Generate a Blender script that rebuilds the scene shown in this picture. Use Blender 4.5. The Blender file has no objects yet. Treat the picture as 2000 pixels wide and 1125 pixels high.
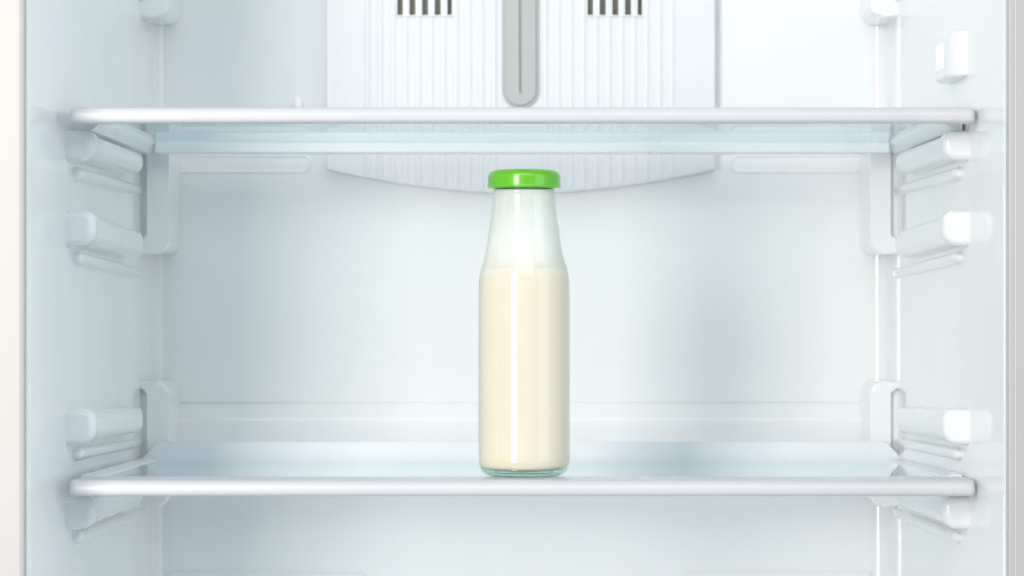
import bpy, bmesh, math
from mathutils import Vector, Matrix

S = bpy.context.scene
COL = S.collection
R = math.radians

# ------------------------------------------------------------------ camera
F = 5242.0           # focal length in pixels of the 2000 px wide photograph
CAM_Y = -1.54
cam_d = bpy.data.cameras.new('camera')
cam_d.sensor_width = 36.0
cam_d.lens = 36.0 * F / 2000.0
cam_d.shift_x = -0.010
cam_d.shift_y = 0.01275
cam_d.clip_start = 0.05
cam_d.clip_end = 50.0
cam_d.dof.use_dof = True
cam_d.dof.focus_distance = 1.57
cam_d.dof.aperture_fstop = 13.0
cam = bpy.data.objects.new('camera', cam_d)
cam.location = (0, CAM_Y, 0)
cam.rotation_euler = (R(90), 0, 0)
COL.objects.link(cam)
S.camera = cam

# ------------------------------------------------------------------ world and lamps
w = bpy.data.worlds.new('World')
S.world = w
w.use_nodes = True
wb = w.node_tree.nodes['Background']
wb.inputs['Color'].default_value = (0.63, 0.875, 1.0, 1)
wb.inputs['Strength'].default_value = 0.40

def area(name, loc, target, sx, sy, power, color):
    d = bpy.data.lights.new(name, 'AREA')
    d.shape = 'RECTANGLE'
    d.size = sx
    d.size_y = sy
    d.energy = power
    d.color = color
    o = bpy.data.objects.new(name, d)
    o.location = loc
    v = Vector(target) - Vector(loc)
    o.rotation_euler = v.to_track_quat('-Z', 'Y').to_euler()
    COL.objects.link(o)
    return o

area('softbox', (-0.70, -1.50, 0.19), (0.03, 0.2, 0.02), 0.40, 1.25, 21.0, (1.0, 0.912, 0.848))
area('top_softbox', (-0.02, -1.45, 1.0), (0.0, 0.2, 0.0), 1.60, 0.75, 7.0, (1.0, 0.975, 0.96))
area('side_softbox', (1.85, -1.00, 0.35), (-0.2, 0.1, 0.05), 1.90, 1.80, 15.0, (0.93, 0.975, 1.0))
area('fridge_lamp', (0.0, 0.14, 0.405), (0.0, 0.16, 0.0), 0.40, 0.18, 0.16, (0.84, 0.95, 1.0))

vs = S.view_settings
vs.view_transform = 'Standard'
vs.look = 'None'
vs.gamma = 1.0
vs.exposure = 0.18
S.cycles.max_bounces = 16
S.cycles.diffuse_bounces = 8
S.cycles.glossy_bounces = 6
S.cycles.transmission_bounces = 12
S.cycles.transparent_max_bounces = 24
S.cycles.sample_clamp_indirect = 6.0

# ------------------------------------------------------------------ photograph coordinates -> metres
def X(px, d): return (px - 1020.0) * d / F
def Z(py, d): return (588.0 - py) * d / F

# ------------------------------------------------------------------ materials
def new_mat(name):
    m = bpy.data.materials.new(name)
    m.use_nodes = True
    return m, m.node_tree, m.node_tree.nodes['Principled BSDF']

def plastic(name, color, rough=0.16, wave=0.02, wave_scale=(6, 6, 1.2), spec=0.5, rough_var=0.03, tint_var=0.015):
    m, nt, p = new_mat(name)
    N, L = nt.nodes, nt.links
    p.inputs['Specular IOR Level'].default_value = spec
    tc = N.new('ShaderNodeTexCoord')
    mp = N.new('ShaderNodeMapping')
    mp.inputs['Scale'].default_value = wave_scale
    L.new(tc.outputs['Object'], mp.inputs['Vector'])
    n = N.new('ShaderNodeTexNoise')
    n.inputs['Scale'].default_value = 3.0
    n.inputs['Detail'].default_value = 2.0
    L.new(mp.outputs['Vector'], n.inputs['Vector'])
    b = N.new('ShaderNodeBump')
    b.inputs['Strength'].default_value = 1.0
    b.inputs['Distance'].default_value = wave
    # very slight waviness of the moulded plastic plus a fine grain
    n2 = N.new('ShaderNodeTexNoise')
    n2.inputs['Scale'].default_value = 900.0
    n2.inputs['Detail'].default_value = 2.0
    L.new(tc.outputs['Object'], n2.inputs['Vector'])
    b2 = N.new('ShaderNodeBump')
    b2.inputs['Strength'].default_value = 0.06
    b2.inputs['Distance'].default_value = 0.00006
    L.new(n.outputs['Fac'], b.inputs['Height'])
    L.new(n2.outputs['Fac'], b2.inputs['Height'])
    L.new(b.outputs['Normal'], b2.inputs['Normal'])
    L.new(b2.outputs['Normal'], p.inputs['Normal'])
    # faint blotches of colour and gloss
    n3 = N.new('ShaderNodeTexNoise')
    n3.inputs['Scale'].default_value = 9.0
    n3.inputs['Detail'].default_value = 5.0
    L.new(tc.outputs['Object'], n3.inputs['Vector'])
    mr = N.new('ShaderNodeMapRange')
    mr.inputs['To Min'].default_value = rough - rough_var
    mr.inputs['To Max'].default_value = rough + rough_var
    L.new(n3.outputs['Fac'], mr.inputs['Value'])
    L.new(mr.outputs['Result'], p.inputs['Roughness'])
    mx = N.new('ShaderNodeMix')
    mx.data_type = 'RGBA'
    mx.inputs['A'].default_value = (*[max(0, c - tint_var) for c in color], 1)
    mx.inputs['B'].default_value = (*[min(1, c + tint_var) for c in color], 1)
    L.new(n3.outputs['Fac'], mx.inputs['Factor'])
    L.new(mx.outputs['Result'], p.inputs['Base Color'])
    return m

M_liner = plastic('liner_plastic', (0.872, 0.881, 0.887), 0.05, 0.00015, rough_var=0.01, spec=0.8)
M_rail = plastic('rail_plastic', (0.84, 0.853, 0.865), 0.12, 0.0)
M_panel = plastic('panel_plastic', (0.775, 0.787, 0.81), 0.32, 0.0)
M_trim = plastic('trim_plastic', (0.655, 0.645, 0.67), 0.28, 0.0)
M_rear = plastic('rear_trim_plastic', (0.82, 0.85, 0.885), 0.28, 0.0)
M_glint = plastic('glint_white', (0.93, 0.93, 0.93), 0.12, 0.0)  # white of the added boss, a glint put into the colour
M_frame = plastic('cabinet_paint', (0.505, 0.48, 0.465), 0.35, 0.0)
M_grey = plastic('grey_plastic', (0.46, 0.48, 0.47), 0.38, 0.0)
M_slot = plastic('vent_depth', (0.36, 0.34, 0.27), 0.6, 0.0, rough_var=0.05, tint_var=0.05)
M_groove = plastic('groove_grey', (0.42, 0.44, 0.43), 0.45, 0.0)

def sheet_glass(name, tint, ior=1.5, edge_tint=None, rough=0.0, gloss=1.0):
    """thin clear sheet: straight transmission with a tint and Fresnel reflection"""
    m, nt, p = new_mat(name)
    N, L = nt.nodes, nt.links
    N.remove(p)
    out = N['Material Output']
    tr = N.new('ShaderNodeBsdfTransparent')
    gl = N.new('ShaderNodeBsdfGlossy')
    gl.inputs['Roughness'].default_value = rough
    gl.inputs['Color'].default_value = (gloss, gloss, gloss, 1)
    fr = N.new('ShaderNodeFresnel')
    # same air-side reflectance whichever side of the sheet is met first
    ge = N.new('ShaderNodeNewGeometry')
    io = N.new('ShaderNodeMapRange')
    io.inputs['To Min'].default_value = ior
    io.inputs['To Max'].default_value = 1.0 / ior
    L.new(ge.outputs['Backfacing'], io.inputs['Value'])
    L.new(io.outputs['Result'], fr.inputs['IOR'])
    mx = N.new('ShaderNodeMixShader')
    L.new(fr.outputs['Fac'], mx.inputs['Fac'])
    L.new(tr.outputs['BSDF'], mx.inputs[1])
    L.new(gl.outputs['BSDF'], mx.inputs[2])
    L.new(mx.outputs['Shader'], out.inputs['Surface'])
    if edge_tint:
        lw = N.new('ShaderNodeLayerWeight')
        lw.inputs['Blend'].default_value = 0.28
        pw = N.new('ShaderNodeMath'); pw.operation = 'POWER'
        pw.inputs[1].default_value = 1.6
        L.new(lw.outputs['Facing'], pw.inputs[0])
        c = N.new('ShaderNodeMix'); c.data_type = 'RGBA'
        c.inputs['A'].default_value = (*tint, 1)
        c.inputs['B'].default_value = (*edge_tint, 1)
        L.new(pw.outputs['Value'], c.inputs['Factor'])
        L.new(c.outputs['Result'], tr.inputs['Color'])
    else:
        tr.inputs['Color'].default_value = (*tint, 1)
    return m

M_sheet = sheet_glass('shelf_glass', (0.94, 0.985, 0.98), 1.5)
M_bottle = sheet_glass('bottle_glass', (0.985, 0.995, 0.985), 1.5, (0.87, 0.93, 0.88), 0.09)

m, nt, p = new_mat('glass_edge')
p.inputs['Base Color'].default_value = (0.42, 0.64, 0.67, 1)
p.inputs['Roughness'].default_value = 0.15
M_edge = m

M_rim = plastic('green_glass_rim', (0.10, 0.34, 0.28), 0.15, 0.0)
M_base = sheet_glass('thick_base_glass', (0.90, 0.975, 0.95), 1.5, (0.30, 0.62, 0.53))

m, nt, p = new_mat('milk')
N, L = nt.nodes, nt.links
tc = N.new('ShaderNodeTexCoord')
n = N.new('ShaderNodeTexNoise'); n.inputs['Scale'].default_value = 45.0; n.inputs['Detail'].default_value = 4.0
mp = N.new('ShaderNodeMapping'); mp.inputs['Scale'].default_value = (1, 1, 0.35)
L.new(tc.outputs['Object'], mp.inputs['Vector']); L.new(mp.outputs['Vector'], n.inputs['Vector'])
cr = N.new('ShaderNodeValToRGB')
cr.color_ramp.elements[0].position = 0.30; cr.color_ramp.elements[0].color = (0.82, 0.725, 0.59, 1)
cr.color_ramp.elements[1].position = 0.75; cr.color_ramp.elements[1].color = (0.83, 0.74, 0.615, 1)
L.new(n.outputs['Fac'], cr.inputs['Fac'])
# thinner, paler froth towards the top of the drink
sp = N.new('ShaderNodeSeparateXYZ'); L.new(tc.outputs['Object'], sp.inputs['Vector'])
pm = N.new('ShaderNodeMapRange')
pm.inputs['From Min'].default_value = 0.1165; pm.inputs['From Max'].default_value = 0.1275
L.new(sp.outputs['Z'], pm.inputs['Value'])
nm = N.new('ShaderNodeMapRange')
nm.inputs['From Min'].default_value = 0.3; nm.inputs['From Max'].default_value = 0.7
nm.inputs['To Min'].default_value = -0.7; nm.inputs['To Max'].default_value = 0.7
nb = N.new('ShaderNodeTexNoise'); nb.inputs['Scale'].default_value = 26.0; nb.inputs['Detail'].default_value = 2.0
L.new(tc.outputs['Object'], nb.inputs['Vector']); L.new(nb.outputs['Fac'], nm.inputs['Value'])
am = N.new('ShaderNodeMath'); am.operation = 'ADD'; am.use_clamp = True
L.new(pm.outputs['Result'], am.inputs[0]); L.new(nm.outputs['Result'], am.inputs[1])
gt = N.new('ShaderNodeMath'); gt.operation = 'MULTIPLY'
ps = N.new('ShaderNodeMapRange')
ps.inputs['From Min'].default_value = 0.112; ps.inputs['From Max'].default_value = 0.120
L.new(sp.outputs['Z'], ps.inputs['Value'])
L.new(am.outputs['Value'], gt.inputs[0]); L.new(ps.outputs['Result'], gt.inputs[1])
mm_ = N.new('ShaderNodeMix'); mm_.data_type = 'RGBA'
mm_.inputs['B'].default_value = (0.85, 0.845, 0.78, 1)
L.new(gt.outputs['Value'], mm_.inputs['Factor']); L.new(cr.outputs['Color'], mm_.inputs['A'])
L.new(mm_.outputs['Result'], p.inputs['Base Color'])
p.inputs['Roughness'].default_value = 0.55
p.inputs['Specular IOR Level'].default_value = 0.1
p.inputs['Subsurface Weight'].default_value = 0.6
p.inputs['Subsurface Radius'].default_value = (0.030, 0.022, 0.016)
p.inputs['Subsurface Scale'].default_value = 0.6
M_milk = m

# milky film left on the inside of the neck: thick just above the drink, thin and streaky higher up
m, nt, p = new_mat('milk_film')
N, L = nt.nodes, nt.links
N.remove(p)
tc = N.new('ShaderNodeTexCoord')
sp = N.new('ShaderNodeSeparateXYZ'); L.new(tc.outputs['Object'], sp.inputs['Vector'])
mp = N.new('ShaderNodeMapping'); mp.inputs['Scale'].default_value = (1, 1, 0.45)
L.new(tc.outputs['Object'], mp.inputs['Vector'])
n = N.new('ShaderNodeTexNoise'); n.inputs['Scale'].default_value = 45.0; n.inputs['Detail'].default_value = 5.0
L.new(mp.outputs['Vector'], n.inputs['Vector'])
def ramp(f0, f1, t0, t1, src):
    q = N.new('ShaderNodeMapRange')
    q.inputs['From Min'].default_value = f0; q.inputs['From Max'].default_value = f1
    q.inputs['To Min'].default_value = t0; q.inputs['To Max'].default_value = t1
    L.new(src, q.inputs['Value'])
    return q.outputs['Result']
def add(a, b):
    q = N.new('ShaderNodeMath'); q.operation = 'ADD'; q.use_clamp = True
    L.new(a, q.inputs[0]); L.new(b, q.inputs[1])
    return q.outputs['Value']
streak = ramp(0.3, 0.7, -0.16, 0.16, n.outputs['Fac'])
upper = add(ramp(0.131, 0.160, 1.0, 0.62, sp.outputs['Z']), ramp(0.3, 0.7, -0.06, 0.06, n.outputs['Fac']))
fade = add(ramp(0.1215, 0.1245, 0.0, 1.12, sp.outputs['Z']), ramp(0.3, 0.7, -0.12, 0.12, n.outputs['Fac']))
cv = N.new('ShaderNodeMath'); cv.operation = 'MULTIPLY'
L.new(upper, cv.inputs[0]); L.new(fade, cv.inputs[1])
cover = cv.outputs['Value']
pale = add(ramp(0.1270, 0.1400, 0.0, 1.0, sp.outputs['Z']), streak)
mx = N.new('ShaderNodeMix'); mx.data_type = 'RGBA'
mx.inputs['A'].default_value = (0.88, 0.865, 0.79, 1); mx.inputs['B'].default_value = (0.935, 0.945, 0.925, 1)
L.new(pale, mx.inputs['Factor'])
df = N.new('ShaderNodeBsdfDiffuse'); tl_ = N.new('ShaderNodeBsdfTranslucent'); tr = N.new('ShaderNodeBsdfTransparent')
L.new(mx.outputs['Result'], df.inputs['Color']); L.new(mx.outputs['Result'], tl_.inputs['Color'])
m1 = N.new('ShaderNodeMixShader'); m1.inputs['Fac'].default_value = 0.15
L.new(df.outputs['BSDF'], m1.inputs[1]); L.new(tl_.outputs['BSDF'], m1.inputs[2])
m2 = N.new('ShaderNodeMixShader')
L.new(cover, m2.inputs['Fac'])
L.new(tr.outputs['BSDF'], m2.inputs[1]); L.new(m1.outputs['Shader'], m2.inputs[2])
L.new(m2.outputs['Shader'], N['Material Output'].inputs['Surface'])
M_film = m

m, nt, p = new_mat('green_lacquer')
p.inputs['Base Color'].default_value = (0.125, 0.50, 0.006, 1)
p.inputs['Roughness'].default_value = 0.28
p.inputs['Coat Weight'].default_value = 0.7
p.inputs['Coat Roughness'].default_value = 0.10
M_lid = m

# ------------------------------------------------------------------ mesh helpers
def link(name, bm, mat, parent=None, smooth=True, angle=38, weighted=True):
    me = bpy.data.meshes.new(name)
    bmesh.ops.recalc_face_normals(bm, faces=bm.faces)
    bm.to_mesh(me); bm.free()
    for mm in (mat if isinstance(mat, (list, tuple)) else [mat]):
        me.materials.append(mm)
    if smooth:
        me.shade_smooth()
        me.set_sharp_from_angle(angle=R(angle))
    o = bpy.data.objects.new(name, me)
    COL.objects.link(o)
    if parent is not None:
        o.parent = parent
    if smooth and weighted:
        wn = o.modifiers.new('weighted', 'WEIGHTED_NORMAL')
        wn.keep_sharp = True
        wn.weight = 100
    return o

def empty(name, loc, label, cat):
    o = bpy.data.objects.new(name, None)
    o.empty_display_size = 0.05
    o.location = loc
    o['label'] = label
    o['category'] = cat
    COL.objects.link(o)
    return o

def bevel_all(bm, r, seg=3, edges=None):
    if r > 0:
        bmesh.ops.bevel(bm, geom=edges if edges is not None else list(bm.edges), offset=r,
                        segments=seg, profile=0.5, affect='EDGES', clamp_overlap=True)

def box(x0, x1, y0, y1, z0, z1, r=0.0, seg=3):
    bm = bmesh.new()
    v = [bm.verts.new((x, y, z)) for x in (x0, x1) for y in (y0, y1) for z in (z0, z1)]
    for f in ((0, 1, 3, 2), (4, 6, 7, 5), (0, 4, 5, 1), (2, 3, 7, 6), (0, 2, 6, 4), (1, 5, 7, 3)):
        bm.faces.new([v[i] for i in f])
    bevel_all(bm, r, seg)
    return bm

def arc(cx, cz, r, a0, a1, n):
    return [(cx + r * math.cos(R(a0 + (a1 - a0) * i / n)), cz + r * math.sin(R(a0 + (a1 - a0) * i / n))) for i in range(n + 1)]

def prism(pts, y0, y1, r=0.0, seg=3, axis='y'):
    """outline in xz pushed from y0 (front) to y1; the front edges rounded by r"""
    bm = bmesh.new()
    a = [bm.verts.new((x, y0, z)) for x, z in pts]
    b = [bm.verts.new((x, y1, z)) for x, z in pts]
    fr = bm.faces.new(a)
    bm.faces.new(b[::-1])
    n = len(pts)
    for i in range(n):
        j = (i + 1) % n
        bm.faces.new((a[j], a[i], b[i], b[j]))
    if r > 0:
        bevel_all(bm, r, seg, list(fr.edges))
    return bm

def lathe(profile, n=96, mod=None):
    bm = bmesh.new()
    rings = []
    for r, z in profile:
        if r < 1e-6:
            rings.append([bm.verts.new((0, 0, z))])
        else:
            ring = []
            for i in range(n):
                a = 2 * math.pi * i / n
                rr = r + (mod(r, z, a) if mod else 0)
                ring.append(bm.verts.new((rr * math.cos(a), rr * math.sin(a), z)))
            rings.append(ring)
    for A, B in zip(rings, rings[1:]):
        if len(A) == 1 and len(B) == 1:
            continue
        for i in range(n):
            j = (i + 1) % n
            if len(A) == 1:
                bm.faces.new((A[0], B[i], B[j]))
            elif len(B) == 1:
                bm.faces.new((A[i], B[0], A[j]))
            else:
                bm.faces.new((A[i], B[i], B[j], A[j]))
    return bm

def smooth_curve(pts, n=6):
    """Catmull-Rom through (r, z) points"""
    out = []
    P = [pts[0]] + list(pts) + [pts[-1]]
    for i in range(1, len(P) - 2):
        p0, p1, p2, p3 = P[i - 1], P[i], P[i + 1], P[i + 2]
        for k in range(n):
            t = k / n
            out.append(tuple(0.5 * ((2 * p1[c]) + (-p0[c] + p2[c]) * t + (2 * p0[c] - 5 * p1[c] + 4 * p2[c] - p3[c]) * t * t
                                    + (-p0[c] + 3 * p1[c] - 3 * p2[c] + p3[c]) * t ** 3) for c in range(2)))
    out.append(pts[-1])
    return out

# ------------------------------------------------------------------ refrigerator
fridge = empty('refrigerator', (0, 0.15, -0.77), 'white open refrigerator interior with glossy liner around the two shelves', 'refrigerator')
fridge_inv = Matrix.Translation(-Vector(fridge.location))
def part(name, bm, mat, parent=None, **k):
    """a part of the refrigerator, modelled in world coordinates"""
    o = link(name, bm, mat, parent or fridge, **k)
    if parent is None:
        o.matrix_parent_inverse = fridge_inv
    return o

def sub(name, bm, mat, parent, **k):
    return link(name, bm, mat, parent, **k)

ZT, ZB = 0.42, -0.72
WL = [(-0.2760, -0.0720), (-0.2735, -0.0710), (-0.2716, -0.0690), (-0.2707, -0.0650), (-0.2704, -0.0600), (-0.2690, -0.02), (-0.2670, 0.03), (-0.2660, 0.10), (-0.2655, 0.17),
      (-0.2649, 0.225), (-0.2643, 0.245), (-0.2634, 0.268), (-0.2624, 0.300), (-0.2615, 0.330), (-0.2608, 0.346), (-0.2602, 0.3515), (-0.2588, 0.3560), (-0.2562, 0.3588), (-0.2520, 0.3600), (-0.2460, 0.3600)]
WR = [(0.2700, -0.0720), (0.2678, -0.0710), (0.2660, -0.0690), (0.2651, -0.0650), (0.2648, -0.0600), (0.2634, -0.02), (0.2615, 0.03), (0.2605, 0.10), (0.2600, 0.17),
      (0.2594, 0.225), (0.2590, 0.245), (0.2586, 0.268), (0.2583, 0.300), (0.2581, 0.330), (0.2579, 0.346), (0.2574, 0.3515), (0.2560, 0.3560), (0.2536, 0.3588), (0.2496, 0.3600), (0.2430, 0.3600)]

def wall_mesh(path, step=False):
    bm = bmesh.new()
    zs = [ZB, -0.55, -0.40, -0.30, -0.20, -0.12, -0.0900, -0.0868, -0.0850, -0.0838, -0.0822, -0.0800, -0.0760, -0.0735, -0.0729, -0.0725, -0.0720, -0.0715, -0.070, -0.065, 0.0, 0.10, 0.20, 0.30, ZT]
    def off(z, y):
        k = max(0.0, min(1.0, (y - 0.25) / 0.09))
        if z >= -0.0726: s = 0.0
        elif z <= -0.0850: s = 1.0
        elif z <= -0.0800:
            t = (-0.0800 - z) / 0.0050
            s = 0.62 + 0.38 * math.sin(t * math.pi / 2)
        else:
            s = 0.03 + 0.59 * (-0.0726 - z) / 0.0074 if z < -0.0727 else 0.0
        if -0.0728 < z < -0.0717: return 0.0011 * k
        return -0.0058 * s * k
    cols = []
    for x, y in path:
        cols.append([bm.verts.new((x, y + off(z, y), z)) for z in zs])
    for A, B in zip(cols, cols[1:]):
        for i in range(len(zs) - 1):
            bm.faces.new((A[i], B[i], B[i + 1], A[i + 1]))
    return bm

part('side_wall', wall_mesh(WL), M_liner, angle=60, weighted=False)
part('side_wall', wall_mesh(WR), M_liner, angle=60, weighted=False)
xs = [-0.2460 + (0.2430 + 0.2460) * i / 12 for i in range(13)]
part('back_wall', wall_mesh([(x, 0.3600) for x in xs]), M_liner, angle=60, weighted=False)
part('ceiling_panel', box(-0.277, 0.271, -0.071, 0.362, ZT - 0.002, ZT + 0.02), M_liner, smooth=False)
part('floor_panel', box(-0.277, 0.271, -0.071, 0.362, ZB - 0.02, ZB + 0.002), M_liner, smooth=False)
# cabinet shell round the liner, with the front flange the door closes on
part('front_flange', box(-0.3200, -0.2717, -0.0752, 0.40, ZB - 0.05, ZT + 0.05, 0.0030, 4), M_frame, angle=50)
part('flange_highlight', box(0.2689, 0.2697, -0.0758, -0.070, ZB - 0.05, ZT + 0.05, 0.0003, 3), M_trim, angle=50)  # added bead in lighter plastic, painting the highlight of the rounded edge
part('front_flange', box(0.2655, 0.3200, -0.0752, 0.40, ZB - 0.05, ZT + 0.05, 0.0014, 3), M_frame, angle=50)
part('front_flange', box(-0.2719, 0.2655, -0.0750, 0.40, ZT + 0.018, ZT + 0.05, 0.0016, 3), M_frame, angle=50)
part('front_flange', box(-0.2719, 0.2655, -0.0750, 0.40, ZB - 0.05, ZB - 0.018, 0.0016, 3), M_frame, angle=50)
part('cabinet_back', box(-0.3195, 0.3195, 0.385, 0.399, ZB - 0.049, ZT + 0.049), M_frame, smooth=False)

# --- long shallow embossed bars of the back wall
def stadium(xin, xend, z0, z1, r, sgn):
    """bar outline, open end hidden in the corner, rounded end at xend"""
    n = 8
    if sgn < 0:   # left bar, rounded end to the right
        return [(xin, z0)] + arc(xend - r, z0 + r, r, -90, 0, n) + arc(xend - r, z1 - r, r, 0, 90, n) + [(xin, z1)]
    return [(xin, z1)] + arc(xend + r, z1 - r, r, 90, 180, n) + arc(xend + r, z0 + r, r, 180, 270, n) + [(xin, z0)]

def emboss(pts, y, h):
    """recess-like bead: a rim that rises from the wall and a floor that falls back between"""
    bm = bmesh.new()
    c = Vector((sum(p[0] for p in pts) / len(pts), sum(p[1] for p in pts) / len(pts)))
    def ring(ins, yy):
        out = []
        n = len(pts)
        for i in range(n):
            p, a, b = Vector(pts[i]), Vector(pts[i - 1]), Vector(pts[(i + 1) % n])
            d1 = (p - a).normalized(); d2 = (b - p).normalized()
            nrm = Vector((-(d1.y + d2.y), d1.x + d2.x))
            nrm = nrm.normalized() if nrm.length > 1e-9 else Vector((0, 0))
            q = p + nrm * ins
            out.append(bm.verts.new((q.x, yy, q.y)))
        return out
    prof = [(-0.0010, y + 0.0006), (-0.0005, y - h * 0.3), (0.0, y - h * 0.8), (0.0005, y - h), (0.0010, y - h * 0.8), (0.0015, y - h * 0.35), (0.0021, y - h * 0.12), (0.0030, y - h * 0.10)]
    rings = [ring(a, b) for a, b in prof]
    for A, B in zip(rings, rings[1:]):
        for i in range(len(A)):
            j = (i + 1) % len(A)
            bm.faces.new((A[i], A[j], B[j], B[i]))
    bm.faces.new(rings[-1])
    return bm

D_B = 1.90
part('embossed_bar', emboss(stadium(-0.2500, X(607, D_B), Z(337, D_B), Z(303, D_B), 0.0055, -1), 0.360, 0.0012), M_liner, angle=70)
part('embossed_bar', emboss(stadium(0.2470, X(1427, D_B), Z(337, D_B), Z(303, D_B), 0.0055, 1), 0.360, 0.0012), M_liner, angle=70)
part('embossed_bar', emboss(stadium(-0.2500, X(715, D_B), -0.225, Z(1113, D_B), 0.0055, -1), 0.3545, 0.0014), M_liner, angle=70)
part('embossed_bar', emboss(stadium(0.2470, X(1325, D_B), -0.225, Z(1113, D_B), 0.0055, 1), 0.3545, 0.0014), M_liner, angle=70)
# added white boss standing in for a glint just above the upper shelf
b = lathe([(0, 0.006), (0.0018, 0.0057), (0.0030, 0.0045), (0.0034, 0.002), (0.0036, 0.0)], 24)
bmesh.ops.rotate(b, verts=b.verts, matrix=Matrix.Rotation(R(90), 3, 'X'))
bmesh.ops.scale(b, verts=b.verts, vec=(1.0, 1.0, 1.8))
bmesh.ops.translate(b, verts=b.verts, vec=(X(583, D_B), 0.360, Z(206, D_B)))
part('glint_boss', b, M_glint)

# --- corner columns that carry the rails
def column(side, z0, z1):
    # outline in xz: upright next to the corner, a short foot and head that join the side wall
    xi, xo, xw = (0.2425, 0.2552, 0.266) if side < 0 else (0.2390, 0.2505, 0.262)
    r, q = 0.0085, 0.0025
    h = 0.0105
    pts = []
    pts += arc(xi + r, z0 + r, r, 270, 180, 8)
    pts += arc(xi + r, z1 - r, r, 180, 90, 8)
    pts += [(xw, z1), (xw, z1 - 0.005)]
    pts += arc(xo + q, z1 - 0.005 - q, q, 90, 180, 4)
    pts += arc(xo + q, z0 + h + q, q, 180, 270, 4)
    pts += [(xw, z0 + h), (xw, z0)]
    pts = [(-x if side < 0 else x, z) for x, z in pts]
    return prism(pts, 0.302, 0.361, 0.0060, 8)

for sd in (-1, 1):
    for z0, z1 in ((Z(497, 1.845), Z(222, 1.845)), (Z(990, 1.845), Z(745, 1.845)), (Z(34, 1.845), 0.30)):
        cc = part('corner_column', column(sd, z0, z1), M_liner, angle=60)
        xa, xb = (-0.2640, -0.2535) if sd < 0 else (0.2490, 0.2600)
        sub('recess_floor', box(xa, xb, 0.3070, 0.3600, z0 + 0.004, z1 - 0.004), M_liner, cc, smooth=False)

# --- shelf rails
def rail_solid(xw, xi, y0, y1, z0, z1, r, flare, tilt, rnd_front, rnd_back):
    """bar along the side wall: rounded section that flares softly into the wall, rounded ends"""
    sg = 1 if xi > xw else -1
    W = abs(xi - xw)
    H = z1 - z0
    sec = []
    n = 5
    sec += [(-0.0015, H + flare * 1.1)]
    for i in range(n + 1):
        a = R(180 + 90 * i / n)
        sec.append((flare + flare * math.cos(a), H + flare + flare * math.sin(a)))
    rt, rb = r, r * 1.45
    sec += [(W - rt + rt * math.sin(R(90 * i / n)), H - rt + rt * math.cos(R(90 * i / n))) for i in range(n + 1)]
    sec += [(W - rb + rb * math.cos(R(90 * i / n)), rb - rb * math.sin(R(90 * i / n))) for i in range(n + 1)]
    for i in range(n + 1):
        a = R(90 + 90 * i / n)
        sec.append((flare + flare * math.cos(a), -flare + flare * math.sin(a)))
    sec += [(-0.0015, -flare * 1.1)]
    bm = bmesh.new()
    # (y, inset) pairs
    ys = [(y0 + rnd_front * (1 - math.cos(R(90 * i / 6))), rnd_front * (1 - math.sin(R(90 * i / 6)))) for i in range(7)]
    k = 6
    ys += [(y0 + rnd_front + (y1 - rnd_back - y0 - rnd_front) * j / k, 0.0) for j in range(1, k)]
    ys += [(y1 - rnd_back * (1 - math.sin(R(90 * i / 6))) , rnd_back * (1 - math.cos(R(90 * i / 6)))) for i in range(7)]
    rings = []
    nys = len(ys)
    for iy, (y, ins) in enumerate(ys):
        ring = []
        fl = 1 - ins / (rnd_front if iy < nys // 2 else rnd_back)
        ins *= min(1.0, 0.42 * H / (rnd_front if iy < nys // 2 else rnd_back))
        for a, b in sec:
            if b > H: b = H + (b - H) * fl
            if b < 0: b = b * fl
            fa = (W - ins) / W if a > 0 else 1
            fb = (b - H / 2) * (H - 2 * ins) / H + H / 2
            ring.append(bm.verts.new((xw + sg * a * fa, y, z0 + fb + tilt * (y - y0))))
        rings.append(ring)
    for A, B in zip(rings, rings[1:]):
        for i in range(len(A) - 1):
            bm.faces.new((A[i], A[i + 1], B[i + 1], B[i]))
    bm.faces.new(rings[0]); bm.faces.new(rings[-1][::-1])
    return bm

rails = [  # z of cap bottom, z of cap top, tilt
    (Z(313, 1.57), 0.0998, 0.0),
    (Z(480, 1.57), Z(411, 1.57), -0.026),
    (Z(869, 1.57), Z(799, 1.57), -0.026),
    (Z(1034, 1.57), -0.1145, -0.022)]
for sd in (-1, 1):
    for z0, z1, t in rails:
        xw = -0.2662 if sd < 0 else 0.2608
        xi = -0.2512 if sd < 0 else 0.2474
        r1 = part('shelf_rail', rail_solid(xw, xi, 0.036, 0.243, z0 + 0.0015, z1 - 0.0016, 0.0048, 0.0022, t, 0.003, 0.007), M_rail, angle=60)
        ci = -0.2498 if sd < 0 else 0.2462
        c = link('end_cap', rail_solid(-0.2669 if sd < 0 else 0.2614, ci, 0.0285, 0.0470, z0, z1, 0.0062, 0.0004, 0.0, 0.0042, 0.003), M_rail, r1, angle=60)
        # narrow rib that runs just below the bar and curves into the column
        rb = link('rib', rail_solid(-0.2664 if sd < 0 else 0.2610, -0.2608 if sd < 0 else 0.2559, 0.050, 0.318, z0 - 0.0102, z0 - 0.0030, 0.0026, 0.0014, t, 0.010, 0.003), M_rail, r1, angle=60)

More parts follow.
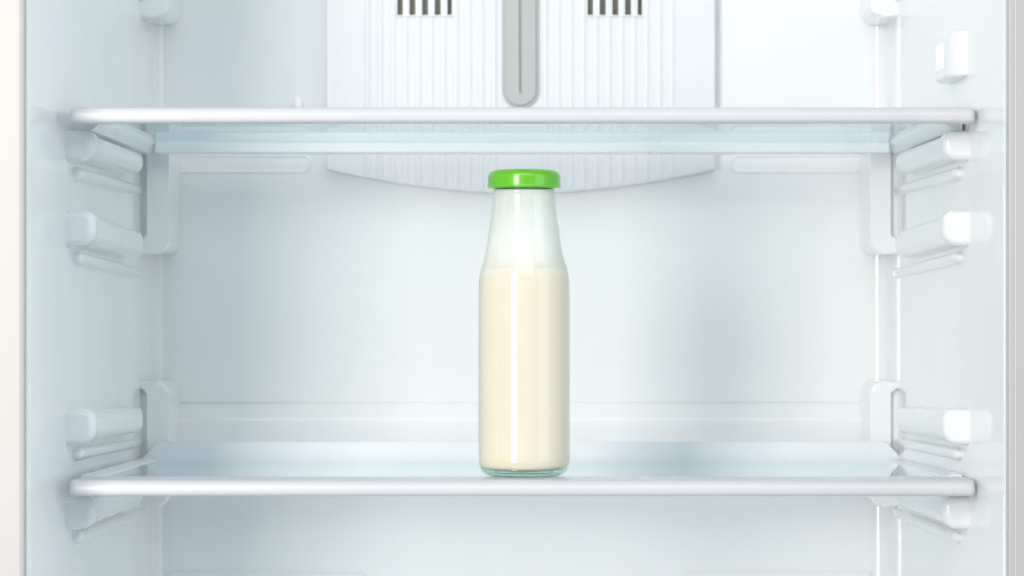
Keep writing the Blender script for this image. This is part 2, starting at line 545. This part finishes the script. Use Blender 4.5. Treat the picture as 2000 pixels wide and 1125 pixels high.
# --- vent panel on the back wall
YP = 0.3480
D_P = YP - CAM_Y
xl, xr = X(637, D_P), X(1397, D_P)
xc, hw = (xl + xr) / 2, (xr - xl) / 2
def zbot(x):
    u = abs((x - xc) / hw)
    return Z(378, D_P) + (Z(331, D_P) - Z(378, D_P)) * u ** 1.85
P = 24.7
slotsL = [781.0 + P * i for i in range(5)]
slotsR = [1152.6 + P * i for i in range(5)]
HW_S = 5.6
winL = (X(slotsL[0] - HW_S, D_P), X(slotsL[-1] + HW_S, D_P))
winR = (X(slotsR[0] - HW_S, D_P), X(slotsR[-1] + HW_S, D_P))
strip = (X(983, D_P), X(1051, D_P))
zslot = Z(29, D_P)
ZPT = 0.37
xs = sorted(set([round(xl + (xr - xl) * i / 60, 6) for i in range(61)] + [round(v, 6) for v in winL + winR]))
# drop grid lines that nearly coincide with window edges
keep = []
for x in xs:
    if any(abs(x - v) < 0.0012 and abs(x - v) > 1e-5 for v in winL + winR):
        continue
    keep.append(x)
bm = bmesh.new()
zr = [None, 0.100, zslot, 0.32, ZPT]
grid = [[bm.verts.new((x, YP, zbot(x) if z is None else z)) for z in zr] for x in keep]
for i in range(len(keep) - 1):
    mid = (keep[i] + keep[i + 1]) / 2
    for j in range(len(zr) - 1):
        if j == 2 and (winL[0] < mid < winL[1] or winR[0] < mid < winR[1]):
            continue
        bm.faces.new((grid[i][j], grid[i + 1][j], grid[i + 1][j + 1], grid[i][j + 1]))
be = [e for e in bm.edges if e.is_boundary]
ext = bmesh.ops.extrude_edge_only(bm, edges=be)
nv = [g for g in ext['geom'] if isinstance(g, bmesh.types.BMVert)]
bmesh.ops.translate(bm, verts=nv, vec=(0, 0.0115, 0))
bevel_all(bm, 0.0016, 3, be)
panel = part('vent_panel', bm, M_panel, angle=50)


# fluting: fine upright ridges left and right of the centre strip
def ridge_mesh(z0f, z1, hw_, h):
    bm = bmesh.new()
    prof = [(hw_ * q / 6, -h * (0.5 + 0.5 * math.cos(math.pi * q / 6)) + (0.0002 if abs(q) == 6 else 0)) for q in range(-6, 7)]
    a = [bm.verts.new((x, y, z0f)) for x, y in prof]
    b = [bm.verts.new((x, y, z1)) for x, y in prof]
    for i in range(len(prof) - 1):
        bm.faces.new((a[i], b[i], b[i + 1], a[i + 1]))
    bm.faces.new(a[::-1]); bm.faces.new(b)
    return bm
ridgeL = [718.0 + P * i for i in range(11)]
ridgeR = [1065.0 + P * i for i in range(11)]
for px in ridgeL + ridgeR:
    x = X(px, D_P)
    inwin = winL[0] < x < winL[1] or winR[0] < x < winR[1]
    o = sub('flute', ridge_mesh(zbot(x) + 0.0022, (zslot - 0.001) if inwin else ZPT - 0.002, 0.0031, 0.0011), M_panel, panel, angle=80, weighted=False)
    o.location = (x, YP, 0)
for sl in (slotsL, slotsR):
    for a, b in zip(sl, sl[1:]):
        x0, x1 = X(a + HW_S, D_P), X(b - HW_S, D_P)
        sub('vent_bar', box(x0, x1, YP - 0.0012, YP + 0.008, zslot - 0.0015, 0.3212, 0.0009, 2), M_panel, panel)
    # thin lip under each bank of slots
    sub('vent_lip', box(X(sl[0] - HW_S - 2, D_P), X(sl[-1] + HW_S + 2, D_P), YP - 0.0018, YP + 0.002, zslot - 0.0014, zslot - 0.0002, 0.0004, 2), M_panel, panel)
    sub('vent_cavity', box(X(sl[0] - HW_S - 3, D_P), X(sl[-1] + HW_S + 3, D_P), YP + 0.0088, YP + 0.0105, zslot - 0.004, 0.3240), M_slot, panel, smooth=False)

# grey centre strip with a long slot
rs = (strip[1] - strip[0]) / 2
sx = (strip[0] + strip[1]) / 2
def strip_outline(k, zb):
    return [(sx + (rs + k) * math.cos(a), zb + rs * 1.0 + (rs + k) * math.sin(a)) for a in [R(180 + 180 * i / 24) for i in range(25)]]
zb = Z(210, D_P)
bz = prism([(sx - rs - 0.0008, ZPT - 0.004)] + [(x, z) for x, z in strip_outline(0.0008, zb)] + [(sx + rs + 0.0008, ZPT - 0.004)], YP - 0.0016, YP + 0.001, 0.0007, 2)
cs = sub('centre_strip', bz, M_grey, panel, angle=50)
gx0, gx1, gz = X(1013, D_P), X(1020.5, D_P), Z(184, D_P)
# raised face left and right of the slot, so that the slot is a real groove
pts = [(sx - rs + 0.0016, ZPT - 0.006)] + strip_outline(-0.0016, zb) + [(sx + rs - 0.0016, ZPT - 0.006)]
inner = [(gx1, ZPT - 0.006)] + [(gx1, gz + 0.0012), (gx1 - 0.0005, gz + 0.0003), ((gx0 + gx1) / 2, gz), (gx0 + 0.0005, gz + 0.0003), (gx0, gz + 0.0012)] + [(gx0, ZPT - 0.006)]
sub('strip_face', prism(pts + inner, YP - 0.0036, YP - 0.0014, 0.0005, 2), M_grey, cs, angle=50)
sub('strip_slot', box(gx0 - 0.0004, gx1 + 0.0004, YP - 0.0019, YP - 0.0012, gz - 0.0004, ZPT - 0.008), M_groove, cs, smooth=False)

# --- small ribbed cover on the right wall
dsw = 1.60
zt, zb_ = Z(65, dsw), Z(156, dsw)
prof = [(0.2625, 0.034), (0.2560, 0.0375), (0.2528, 0.0430), (0.2512, 0.0500), (0.2508, 0.088), (0.2520, 0.0925), (0.2625, 0.094)]
bm = bmesh.new()
a = [bm.verts.new((x, y, zb_)) for x, y in prof]
b = [bm.verts.new((x, y, zt)) for x, y in prof]
top = bm.faces.new(b); bot = bm.faces.new(a[::-1])
for i in range(len(prof)):
    j = (i + 1) % len(prof)
    bm.faces.new((a[i], a[j], b[j], b[i]))
bevel_all(bm, 0.0028, 4, list(top.edges) + list(bot.edges))
sw = part('switch_cover', bm, M_rail, angle=45)
for i in range(5):
    y = 0.061 + i * 0.0056
    sub('grip_ridge', box(0.25045, 0.2516, y, y + 0.0024, zb_ + 0.0065, zt - 0.0050, 0.0003, 2), M_rail, sw).matrix_parent_inverse = Matrix()

# ------------------------------------------------------------------ glass shelves
def make_shelf(label, zf, upstand, tilt):
    """built in its own coordinates: origin at the front edge, top of the front trim at z = 0"""
    root = empty('glass_shelf', (0, 0, zf), label, 'shelf')
    root['group'] = 'glass refrigerator shelves'
    root.rotation_euler = (tilt, 0, 0)
    xo0, xo1 = -0.2604, 0.2604
    # front trim: one rounded profile, its ends rounded in plan
    bm = bmesh.new()
    T = 0.0095
    prof = [(0.0035, -T), (0.0012, -T + 0.0007), (0.0003, -T + 0.0022), (0.0, -0.0050), (0.0005, -0.0030), (0.0020, -0.0014), (0.0048, -0.0004), (0.0090, 0.0),
            (0.0445, 0.0), (0.0450, -0.0006), (0.0450, -0.0044), (0.0440, -0.0046), (0.0140, -0.0052), (0.0125, -0.0058), (0.0115, -T + 0.0008), (0.0105, -T)]
    nx = 8
    stations = []
    rr = 0.0040
    for i in range(nx + 1):
        t = R(90 * i / nx)
        stations.append((xo0 + rr * (1 - math.cos(t)), rr * (1 - math.sin(t))))
    stations = stations[:]
    full = stations + [(xo0 + 0.05, 0.0), (-0.1, 0.0), (0.0, 0.0), (0.1, 0.0), (xo1 - 0.05, 0.0)] + [(-x, d) for x, d in reversed(stations)]
    rings = []
    for x, dy in full:
        ring = []
        for y, z in prof:
            k = max(0.0, 1 - y / 0.030)
            zz = z
            ring.append(bm.verts.new((x, y + dy * k, zz - (dy / rr) ** 2 * (0.0016 if z > -0.004 else -0.0008))))
        rings.append(ring)
    for A, B in zip(rings, rings[1:]):
        for i in range(len(prof)):
            j = (i + 1) % len(prof)
            bm.faces.new((A[i], A[j], B[j], B[i]))
    bm.faces.new(rings[0][::-1]); bm.faces.new(rings[-1])
    link('front_trim', bm, M_trim, root, angle=50)
    # glass pane, flush with the trim top
    bm = box(-0.2515, 0.2515, 0.0452, 0.2745, -0.0044, -0.0004)
    for f in bm.faces:
        f.material_index = 0 if abs(f.normal.z) > 0.5 else 1
    bmesh.ops.recalc_face_normals(bm, faces=bm.faces)
    for f in bm.faces:
        f.material_index = 0 if abs(f.normal.z) > 0.5 else 1
    link('glass_pane', bm, [M_sheet, M_edge], root, smooth=False)
    # side trims with a chamfered inner edge
    for s in (-1, 1):
        bm = bmesh.new()
        pr = [(0.2600, -0.0112), (0.2600, 0.0006), (0.2590, 0.0014), (0.2555, 0.0014), (0.2505, 0.0004), (0.2488, -0.0004), (0.2486, -0.0050), (0.2500, -0.0070), (0.2545, -0.0112)]
        A = [bm.verts.new((s * x, 0.0448, z)) for x, z in pr]
        B = [bm.verts.new((s * x, 0.2960, z)) for x, z in pr]
        for i in range(len(pr)):
            j = (i + 1) % len(pr)
            bm.faces.new((A[i], A[j], B[j], B[i]))
        bm.faces.new(A[::-1]); bm.faces.new(B)
        bevel_all(bm, 0.0006, 2, [e for e in bm.edges if abs(e.verts[0].co.y - e.verts[1].co.y) > 0.1])
        link('side_trim', bm, M_rear, root, angle=50)
    # rear trim: a flat bar and a raised backstop with slanting ends
    bm = box(-0.2486, 0.2486, 0.2740, 0.2960, -0.0116, -0.0048, 0.0012, 3)
    rt = link('rear_trim', bm, M_rear, root, angle=50)
    U = upstand
    pts = [(-0.2600, -0.0055), (-0.2600, 0.0012)] + [(-0.2465 - 0.0050 * math.cos(R(a)) , U - 0.0034 + 0.0034 * math.sin(R(a))) for a in (20, 45, 70, 90)]
    pts = pts + [(-x, z) for x, z in reversed(pts)]
    link('backstop', prism(pts, 0.2962, 0.2996, 0.0010, 2), M_rear, rt, angle=50)
    return root

up = make_shelf('upper glass shelf with white rim, seen from below above the bottle', Z(207.5, 1.54), 0.0060, 0.0)
lo = make_shelf('lower glass shelf with white rim, the one the bottle stands on', Z(937.5, 1.54), 0.0120, -math.atan(0.0056 / 0.285))

# ------------------------------------------------------------------ bottle
d_b = 1.592
tl = math.tan(math.atan(0.0056 / 0.285))
z_bot = Z(937.5, 1.54) - tl * (d_b - 1.54) + 0.0004
bot = empty('milk_bottle', (X(1023.5, d_b), d_b + CAM_Y, z_bot), 'glass bottle of creamy milk with green lid on the lower shelf', 'bottle')
k = d_b / F
VS = 0.988   # the lid stands a little nearer than the axis
def rz(pts): return [(r * k, (934 - y) * k * VS) for r, y in pts]
outer = smooth_curve(rz([(70, 934), (77, 931.5), (83, 926), (87.6, 917), (89.6, 905), (90, 892), (90, 880)]), 6) + smooth_curve(rz([(90, 604), (90, 590), (90, 575), (89.8, 558), (88.8, 543), (86.3, 530.5), (83.2, 520), (79.9, 510), (77.0, 497),
                         (74.2, 482), (68.4, 445), (64.7, 418), (62.6, 398), (61.4, 384), (61.2, 379.5)]), 6)
neck = smooth_curve(rz([(61.2, 379.5), (63.2, 378.6), (64.9, 376), (64.6, 373), (61.4, 371.2), (58.6, 370), (58.2, 366), (58.2, 340)]), 4)
def knurl(r, z, a):
    # tiny moulded beads round the foot of the bottle
    c = (934 - 925) * k
    g = math.exp(-((z - c) / 0.0006) ** 2)
    return 0.00010 * g * math.cos(72 * a)
body = link('glass_body', lathe(outer + neck[1:], 288, knurl), M_bottle, bot, angle=80, weighted=False)
# screw thread just under the lid
bm = bmesh.new()
rings = []
turns = 60
for i in range(turns + 1):
    a = R(-170 + 300 * i / turns)
    zc = (368.5 - 934) * -k + 0.0009 * i / turns
    rr = 58.4 * k
    e = min(1, i / 6, (turns - i) / 6) * 0.0007 + 0.00005
    rings.append([bm.verts.new(((rr + e * math.cos(t)) * math.cos(a), (rr + e * math.cos(t)) * math.sin(a), zc + e * math.sin(t))) for t in [2 * math.pi * q / 8 for q in range(8)]])
for A, B in zip(rings, rings[1:]):
    for q in range(8):
        bm.faces.new((A[q], B[q], B[(q + 1) % 8], A[(q + 1) % 8]))
link('thread', bm, M_bottle, body, angle=80, weighted=False)
# thick foot of the bottle: solid glass with a hollow underneath
foot = [(0, (934 - 923.2) * k), (50 * k, (934 - 923.4) * k), (72 * k, (934 - 923.0) * k), (80 * k, (934 - 921.0) * k), (84.6 * k, (934 - 917.5) * k), (85.6 * k, (934 - 919.5) * k), (82.4 * k, (934 - 925.6) * k),
        (76.4 * k, (934 - 931.1) * k), (70 * k, (934 - 933.5) * k), (64 * k, (934 - 933.2) * k), (58 * k, (934 - 931.0) * k), (40 * k, (934 - 928.6) * k), (0, (934 - 927.4) * k)]
link('glass_foot', lathe(foot, 144), M_base, bot, angle=60, weighted=False)
# rim of the hollow under the foot
bm = bmesh.new()
rings = []
for i in range(96):
    a = 2 * math.pi * i / 96
    rings.append([bm.verts.new(((57 * k + 0.0003 * math.cos(t)) * math.cos(a), (57 * k + 0.0003 * math.cos(t)) * math.sin(a), (934 - 927.6) * k + 0.00022 * math.sin(t))) for t in [2 * math.pi * q / 8 for q in range(8)]])
for i in range(96):
    A, B = rings[i], rings[(i + 1) % 96]
    for q in range(8):
        bm.faces.new((A[q], B[q], B[(q + 1) % 8], A[(q + 1) % 8]))
link('punt_rim', bm, M_rim, bot, angle=80, weighted=False)
# the drink fills the bottle up to the shoulder
ins = 1.7
milk = [(0, (934 - 922.6) * k), (50 * k, (934 - 922.8) * k), (72 * k, (934 - 922.2) * k), (81.0 * k, (934 - 920.0) * k), (86.6 * k, (934 - 913) * k), (88.6 * k, (934 - 901) * k), (88.9 * k, (934 - 880) * k)]
milk += smooth_curve(rz([(88.9, 604), (88.9, 590), (88.9, 575), (88.7, 558), (87.7, 543), (85.4, 530.5), (82.0, 520), (78.6, 510.5)]), 4)
milk += [(75.0 * k, (934 - 510.0) * k * VS), (70.0 * k, (934 - 511.0) * k * VS), (0, (934 - 511.0) * k * VS)]
link('milk', lathe(milk, 144), M_milk, bot, angle=60, weighted=False)
film = [(max(0.0005, r - 0.9 * k), z) for r, z in smooth_curve(rz([(83.0, 520), (79.7, 510), (76.8, 497), (74.0, 482), (68.2, 445), (64.6, 418), (62.6, 398), (61.4, 384), (59.8, 376), (57.6, 370)]), 5)]
link('milk_film', lathe(film, 144), M_film, bot, angle=80, weighted=False)
# lid
lid = smooth_curve(rz([(60.5, 366.6), (66, 367.6), (70.4, 367.0), (72.2, 364.6), (71.5, 361.8), (71.2, 356), (71.0, 346.5), (69.9, 340.5), (67.2, 335.8), (62.8, 332.7), (58.0, 331.0), (55.5, 331.4), (53.5, 332.6), (50, 333.2), (30, 333.0)]), 4)
lid.append((0, (934 - 333.0) * k * VS))
link('lid', lathe(lid, 144), M_lid, bot, angle=80, weighted=False)
